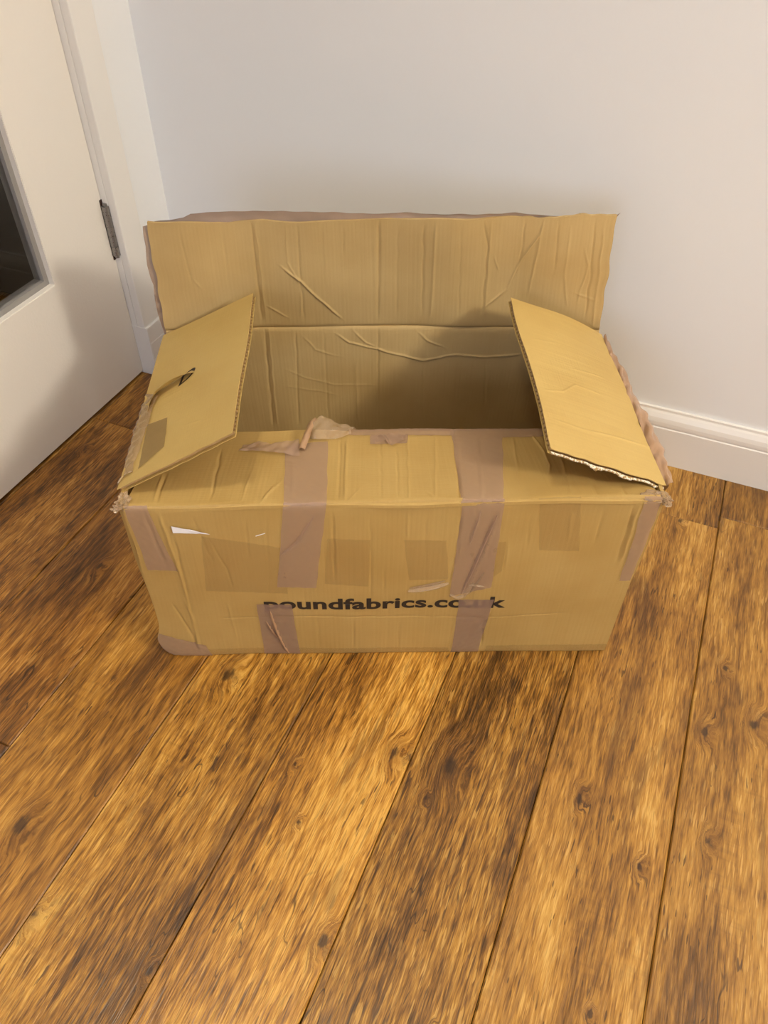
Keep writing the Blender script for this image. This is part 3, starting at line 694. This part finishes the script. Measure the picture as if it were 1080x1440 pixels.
# tape and print lying on the panels
ti = 0
for key, p in (('front', front), ('fflap', fflap), ('left', left)):
    for kind, q in TAPE[key]:
        ti += 1
        if kind == 'paper':
            o = tape_on(p, 'paper', q, 'paper_scrap', lift=0.002, res=0.002, wr=0.0003, seed=ti, edge=0.0002); o['label'] = 'torn scrap of white paper label'
        elif kind == 'paperthin':
            o = tape_on(p, 'paper', q, 'paper_sliver', lift=0.0012, res=0.002, wr=0.0, seed=ti, edge=0.0); o['label'] = 'thin white paper sliver'
        elif kind == 'shiny':
            continue
        else:
            o = tape_on(p, kind, q, lift=0.0005 + 0.00025 * (ti % 3) + (0.0003 if kind == 'strip' else 0), seed=ti, wr=0.0003)
            o['label'] = {'strip': 'buff packing tape strip', 'faint': 'mauve packing tape strip over the print', 'amber': 'clear amber tape patch', 'dark': 'greyish tape patch'}[kind]

def text_on(p, body, u0, u1, v0, asc, name, mat, rot=None, bold=0.012):
    cu = bpy.data.curves.new('txt', 'FONT'); cu.body = body; cu.size = 1.0; cu.offset = bold; cu.resolution_u = 5; cu.space_character = 1.03
    ob = bpy.data.objects.new('txt', cu); COL.objects.link(ob); bpy.context.view_layer.update()
    me = bpy.data.meshes.new_from_object(ob.evaluated_get(bpy.context.evaluated_depsgraph_get()))
    bpy.data.objects.remove(ob, do_unlink=True); bpy.data.curves.remove(cu)
    bm = bmesh.new(); bm.from_mesh(me); bpy.data.meshes.remove(me)
    bmesh.ops.triangulate(bm, faces=bm.faces)
    for _ in range(3):
        es = [e for e in bm.edges if e.calc_length() > 0.12]
        if not es: break
        bmesh.ops.subdivide_edges(bm, edges=es, cuts=1); bmesh.ops.triangulate(bm, faces=bm.faces)
    bm.verts.ensure_lookup_table()
    C_ = np.array([v.co[:] for v in bm.verts]); x0, x1 = C_[:, 0].min(), C_[:, 0].max(); ymax = C_[:, 1].max()
    u = (C_[:, 0] - x0) / (x1 - x0); y = C_[:, 1] / ymax
    if rot is None: U = u0 + (u1 - u0) * u; V = v0 + y * asc / p.Lv
    else:
        U = rot[0][0] + (rot[1][0] - rot[0][0]) * u + (rot[2][0] - rot[0][0]) * y; V = rot[0][1] + (rot[1][1] - rot[0][1]) * u + (rot[2][1] - rot[0][1]) * y
    P = p.surf(U, V) + p.n * 0.00035
    for v, co in zip(bm.verts, P): v.co = co
    return bmobj(name, bm, mat, p.obj)
o = text_on(front, 'poundfabrics.co.uk', 0.234, 0.747, 0.360, 0.0245, 'printed_lettering', M['ink'], bold=0.032); o['label'] = 'black printed web address'

# loose and crumpled tape
RT_OUT = [(0.356,0.3933,0.312),(0.3584,0.3381,0.312),(0.3641,0.305,0.312),(0.3653,0.2604,0.312),(0.3636,0.232,0.312),(0.367,0.2078,0.312),(0.3714,0.1927,0.312),(0.3725,0.1617,0.312),(0.3724,0.1427,0.312),(0.375,0.1227,0.312),(0.3716,0.0929,0.312),(0.3694,0.0642,0.312),(0.3664,0.0435,0.312)]
RH = [(0.3493,0.3775,0.321),(0.3488,0.325,0.321),(0.351,0.2867,0.321),(0.3498,0.2412,0.321),(0.3508,0.2151,0.321),(0.3508,0.1898,0.321),(0.3517,0.1653,0.321),(0.3517,0.1337,0.321),(0.3526,0.1109,0.321),(0.3523,0.0844,0.321),(0.353,0.0659,0.321),(0.3531,0.0423,0.321),(0.3541,0.0261,0.321)]
sl_ = bpy.data.objects
o = sheet('loose_tape', RH, RT_OUT, M['brown'], right.obj, 14, 200, 0.0016, 38, 71, (0.001, 0, 0.004), 0.0022); o['label'] = 'loose brown tape curling off the hinge'
o = sheet('loose_tape', [(a_ - .002, b_, c_ - .004) for a_, b_, c_ in RT_OUT], [(a_ - .012, b_ + .004, c_ - .045) for a_, b_, c_ in RT_OUT], M['brown'], right.obj, 10, 160, 0.0012, 30, 72); o['label'] = 'loose brown tape hanging down the side'
BO = [(-0.3375,0.408,0.4976),(-0.3113,0.408,0.5008),(-0.2923,0.408,0.504),(-0.2811,0.408,0.5103),(-0.2481,0.408,0.5124),(-0.1918,0.408,0.5145),(-0.146,0.408,0.5135),(-0.0949,0.408,0.5125),(-0.0436,0.408,0.5104),(0.0027,0.408,0.5094),(0.0284,0.408,0.5115),(0.0801,0.408,0.5084),(0.1421,0.408,0.5095),(0.1885,0.408,0.5117),(0.2305,0.408,0.5085),(0.2572,0.408,0.5063),(0.2996,0.408,0.504),(0.3329,0.408,0.505),(0.342,0.408,0.512)]
BI = [(-0.3365,0.4085,0.494),(-0.311,0.4085,0.494),(-0.2924,0.4085,0.495),(-0.282,0.4085,0.495),(-0.2491,0.4085,0.496),(-0.1926,0.4085,0.496),(-0.1465,0.4085,0.497),(-0.0951,0.4085,0.497),(-0.0437,0.4085,0.498),(0.0026,0.4085,0.498),(0.0284,0.4085,0.499),(0.0799,0.4085,0.500),(0.1417,0.4085,0.501),(0.1881,0.4085,0.501),(0.2295,0.4085,0.501),(0.2561,0.4085,0.499),(0.2983,0.4085,0.499),(0.332,0.4085,0.499),(0.3361,0.4085,0.499)]
o = sheet('edge_tape', BI, BO, M['edge'], bflap.obj, 10, 260, 0.0010, 30, 73, (0, 0.001, 0)); o['label'] = 'crinkled tape along the top edge'
BLO = [(-0.3532,0.406,0.4912),(-0.3548,0.406,0.4782),(-0.3551,0.406,0.4618),(-0.3575,0.406,0.445),(-0.3592,0.406,0.4313),(-0.3581,0.406,0.4103),(-0.3561,0.406,0.3984),(-0.3587,0.406,0.3741),(-0.3591,0.406,0.3491),(-0.3572,0.406,0.3299),(-0.3552,0.406,0.3103)]
BLI = [(-0.343,0.4085,0.4935),(-0.343,0.4085,0.4806),(-0.344,0.4085,0.4642),(-0.344,0.4085,0.4475),(-0.345,0.4085,0.4338),(-0.345,0.4085,0.413),(-0.346,0.4085,0.4011),(-0.346,0.4085,0.377),(-0.347,0.4085,0.3521),(-0.348,0.4085,0.333),(-0.348,0.4085,0.316)]
o = sheet('edge_tape', BLI, BLO, M['edge'], bflap.obj, 8, 90, 0.0008, 30, 74); o['label'] = 'crinkled tape down the left edge'
LO = [(-0.3491,0.0282,0.318),(-0.3477,0.0549,0.318),(-0.3497,0.0855,0.318),(-0.3496,0.1115,0.318),(-0.3507,0.1446,0.318),(-0.3516,0.1633,0.318),(-0.3515,0.1922,0.318),(-0.3514,0.2171,0.318),(-0.35,0.2307,0.319)]
LI = [(-0.3407,0.0517,0.3265),(-0.3287,0.0492,0.3336),(-0.331,0.0723,0.3326),(-0.3283,0.0928,0.3344),(-0.3284,0.1173,0.3347),(-0.3278,0.1391,0.3354),(-0.3253,0.1479,0.3369),(-0.3285,0.1782,0.3358),(-0.3227,0.2043,0.3396)]
o = sheet('hinge_tape', LO, LI, M['clear'], left.obj, 14, 120, 0.0010, 40, 75, (-0.001, 0, 0.003), 0.0012); o['label'] = 'glossy wrinkled clear tape along the hinge'
# torn tongue of liner curling up from the left flap, with a scrap of dark print at its tip
def tongue():
    n1, n2 = 34, 9
    low = np.array([[0.10, .37], [.135, .44], [.19, .487], [.30, .505], [.395, .515], [.47, .527], [.505, .548]]); up = np.array([[-.004, .55], [.07, .553], [.16, .545], [.26, .552], [.36, .566], [.44, .572], [.50, .562]])
    def rs(P, n):
        d = np.linspace(0, 1, len(P)); t2 = np.linspace(0, 1, n); return np.stack([np.interp(t2, d, P[:, k]) for k in range(2)], 1)
    a, b = rs(low, n1), rs(up, n1); t2 = np.linspace(0, 1, n2)[:, None, None]; UV = a[None] * (1 - t2) + b[None] * t2
    s1 = np.linspace(0, 1, n1)[None]; lift = 0.0012 + (0.012 * np.sin(np.pi * np.clip(s1 * 1.02, 0, 1)) ** 0.8) * (1 - t2[..., 0]) ** 1.4
    P = left.surf(UV[..., 0], UV[..., 1]) + left.n * lift[..., None]
    return npmesh('torn_liner', P.reshape(-1, 3), quads(n1, n2), M['card_flap'], left.obj, np.stack([UV[..., 0].ravel() * .18, UV[..., 1].ravel() * .36], 1)), P
to, TP = tongue(); to['label'] = 'torn strip of liner curling up'
o = text_on(left, 'D', 0, 0, 0, 0, 'print_scrap', M['ink'], rot=((0.36, 0.500), (0.50, 0.540), (0.375, 0.566)), bold=0.012); o['label'] = 'scrap of black print at the tear'
# crumpled corners and peeled tape on the front flap
for cpt, sz, sd in (((-0.336, 0.011, 0.318), (0.010, 0.014, 0.006), 3), ((-0.341, 0.001, 0.316), (0.008, 0.006, 0.005), 9)):
    o = wad('crumpled_tape', cpt, sz, M['shiny'], left.obj, sd); o['label'] = 'crumpled shiny tape at the left corner'
for cpt, sz, sd in (((0.332, 0.008, 0.323), (0.020, 0.010, 0.004), 4), ((0.347, 0.001, 0.322), (0.007, 0.008, 0.005), 8)):
    o = wad('crumpled_tape', cpt, sz, M['clear'], right.obj, sd); o['label'] = 'crumpled tape at the right corner'
def on_ff(u, v, h): return fflap.surf(np.array([u]), np.array([v]))[0] + fflap.n * h
o = sheet('peeled_tape', [on_ff(.182, .70, .0012), on_ff(.215, .69, .003), on_ff(.25, .64, .007), on_ff(.285, .62, .004), on_ff(.312, .60, .003)], [on_ff(.192, .79, .001), on_ff(.22, .82, .004), on_ff(.25, .80, .003), on_ff(.28, .80, .006), on_ff(.305, .83, .004)], M['strip'], fflap.obj, 12, 60, 0.0012, 45, 81, (0, 0, .002)); o['label'] = 'peeled buff tape lifting off the flap'
o = sheet('peeled_tape', [on_ff(.305, .68, .001), on_ff(.312, .80, .008), on_ff(.318, .95, .010), on_ff(.325, 1.02, .010)], [on_ff(.322, .68, .004), on_ff(.330, .80, .012), on_ff(.335, .95, .015), on_ff(.340, 1.05, .013)], M['brown'], fflap.obj, 12, 40, 0.0006, 40, 82, (0, 0, .005)); o['label'] = 'rolled edge of peeled tape'
o = sheet('peeled_tape', [on_ff(.328, .84, .003), on_ff(.350, .82, .005), on_ff(.385, .86, .002), on_ff(.415, .95, .001)], [on_ff(.335, 1.0, .014), on_ff(.350, 1.03, .018), on_ff(.375, 1.03, .012), on_ff(.425, 1.0, .002)], M['shiny'], fflap.obj, 22, 60, 0.0016, 40, 83, (0, 0, .005), 0.0015); o['label'] = 'shiny crumpled tape at the flap edge'
o = sheet('peeled_tape', [on_ff(.458, .80, .001), on_ff(.49, .82, .004), on_ff(.503, .74, .003), on_ff(.52, .79, .005), on_ff(.537, .86, .002)], [on_ff(.46, .93, .001), on_ff(.48, .94, .001), on_ff(.50, .94, .003), on_ff(.52, .94, .001), on_ff(.54, .94, .001)], M['strip'], fflap.obj, 10, 60, 0.0008, 40, 84); o['label'] = 'torn buff tape with a notched edge'
# shiny folds where the tape has rucked up on the front
def ruck(p, pts, w, h, mat, name='tape_ruck'):
    P = np.array(pts); d = np.concatenate([[0], np.cumsum(np.linalg.norm(np.diff(P * (p.Lu, p.Lv), axis=0), axis=1))]); n = max(12, int(d[-1] / .002))
    tt = np.linspace(0, d[-1], n); U = np.interp(tt, d, P[:, 0]); V = np.interp(tt, d, P[:, 1])
    tu, tv = np.gradient(U) * p.Lu, np.gradient(V) * p.Lv; L = np.hypot(tu, tv); px, py = -tv / L / p.Lu, tu / L / p.Lv
    tap = np.sin(np.pi * np.linspace(0.06, 0.94, n)) ** 0.5; rows = []
    for s, z in ((-1, .0006), (-.5, .75), (0, 1.0), (.35, .7), (.7, .25), (1, .0006)):
        rows.append(p.surf(U + px * s * w * tap, V + py * s * w * tap) + p.n * ((z * h if z > .01 else .0008) * tap + .0007)[:, None])
    o = npmesh(name, np.concatenate(rows), quads(n, len(rows)), mat, p.obj); o['label'] = 'raised fold in the packing tape'; return o
ruck(front, [[.245, .348], [.254, .2], [.262, .10], [.275, .01]], .0022, .003, M['brown'])
ruck(front, [[.234, .27], [.248, .17], [.258, .13]], .0016, .0024, M['brown'])
ruck(front, [[.697, .93], [.681, .78], [.664, .6], [.650, .46]], .0022, .003, M['strip'])
ruck(front, [[.665, .96], [.652, .77]], .0018, .002, M['strip'])
ruck(front, [[.354, .947], [.315, .797], [.283, .725]], .002, .003, M['strip'])
ruck(front, [[.625, .452], [.64, .43], [.655, .445], [.665, .50], [.672, .53]], .004, .004, M['shiny'])
ruck(front, [[.537, .482], [.56, .492], [.59, .508], [.620, .530]], .0042, .006, M['shiny'])
ruck(front, [[.540, .50], [.58, .522], [.612, .545]], .003, .002, M['clear'])
ruck(front, [[.66, .52], [.68, .515], [.695, .505]], .0018, .003, M['shiny'])
ruck(front, [[.655, .445], [.668, .475], [.69, .60]], .002, .003, M['clear'])
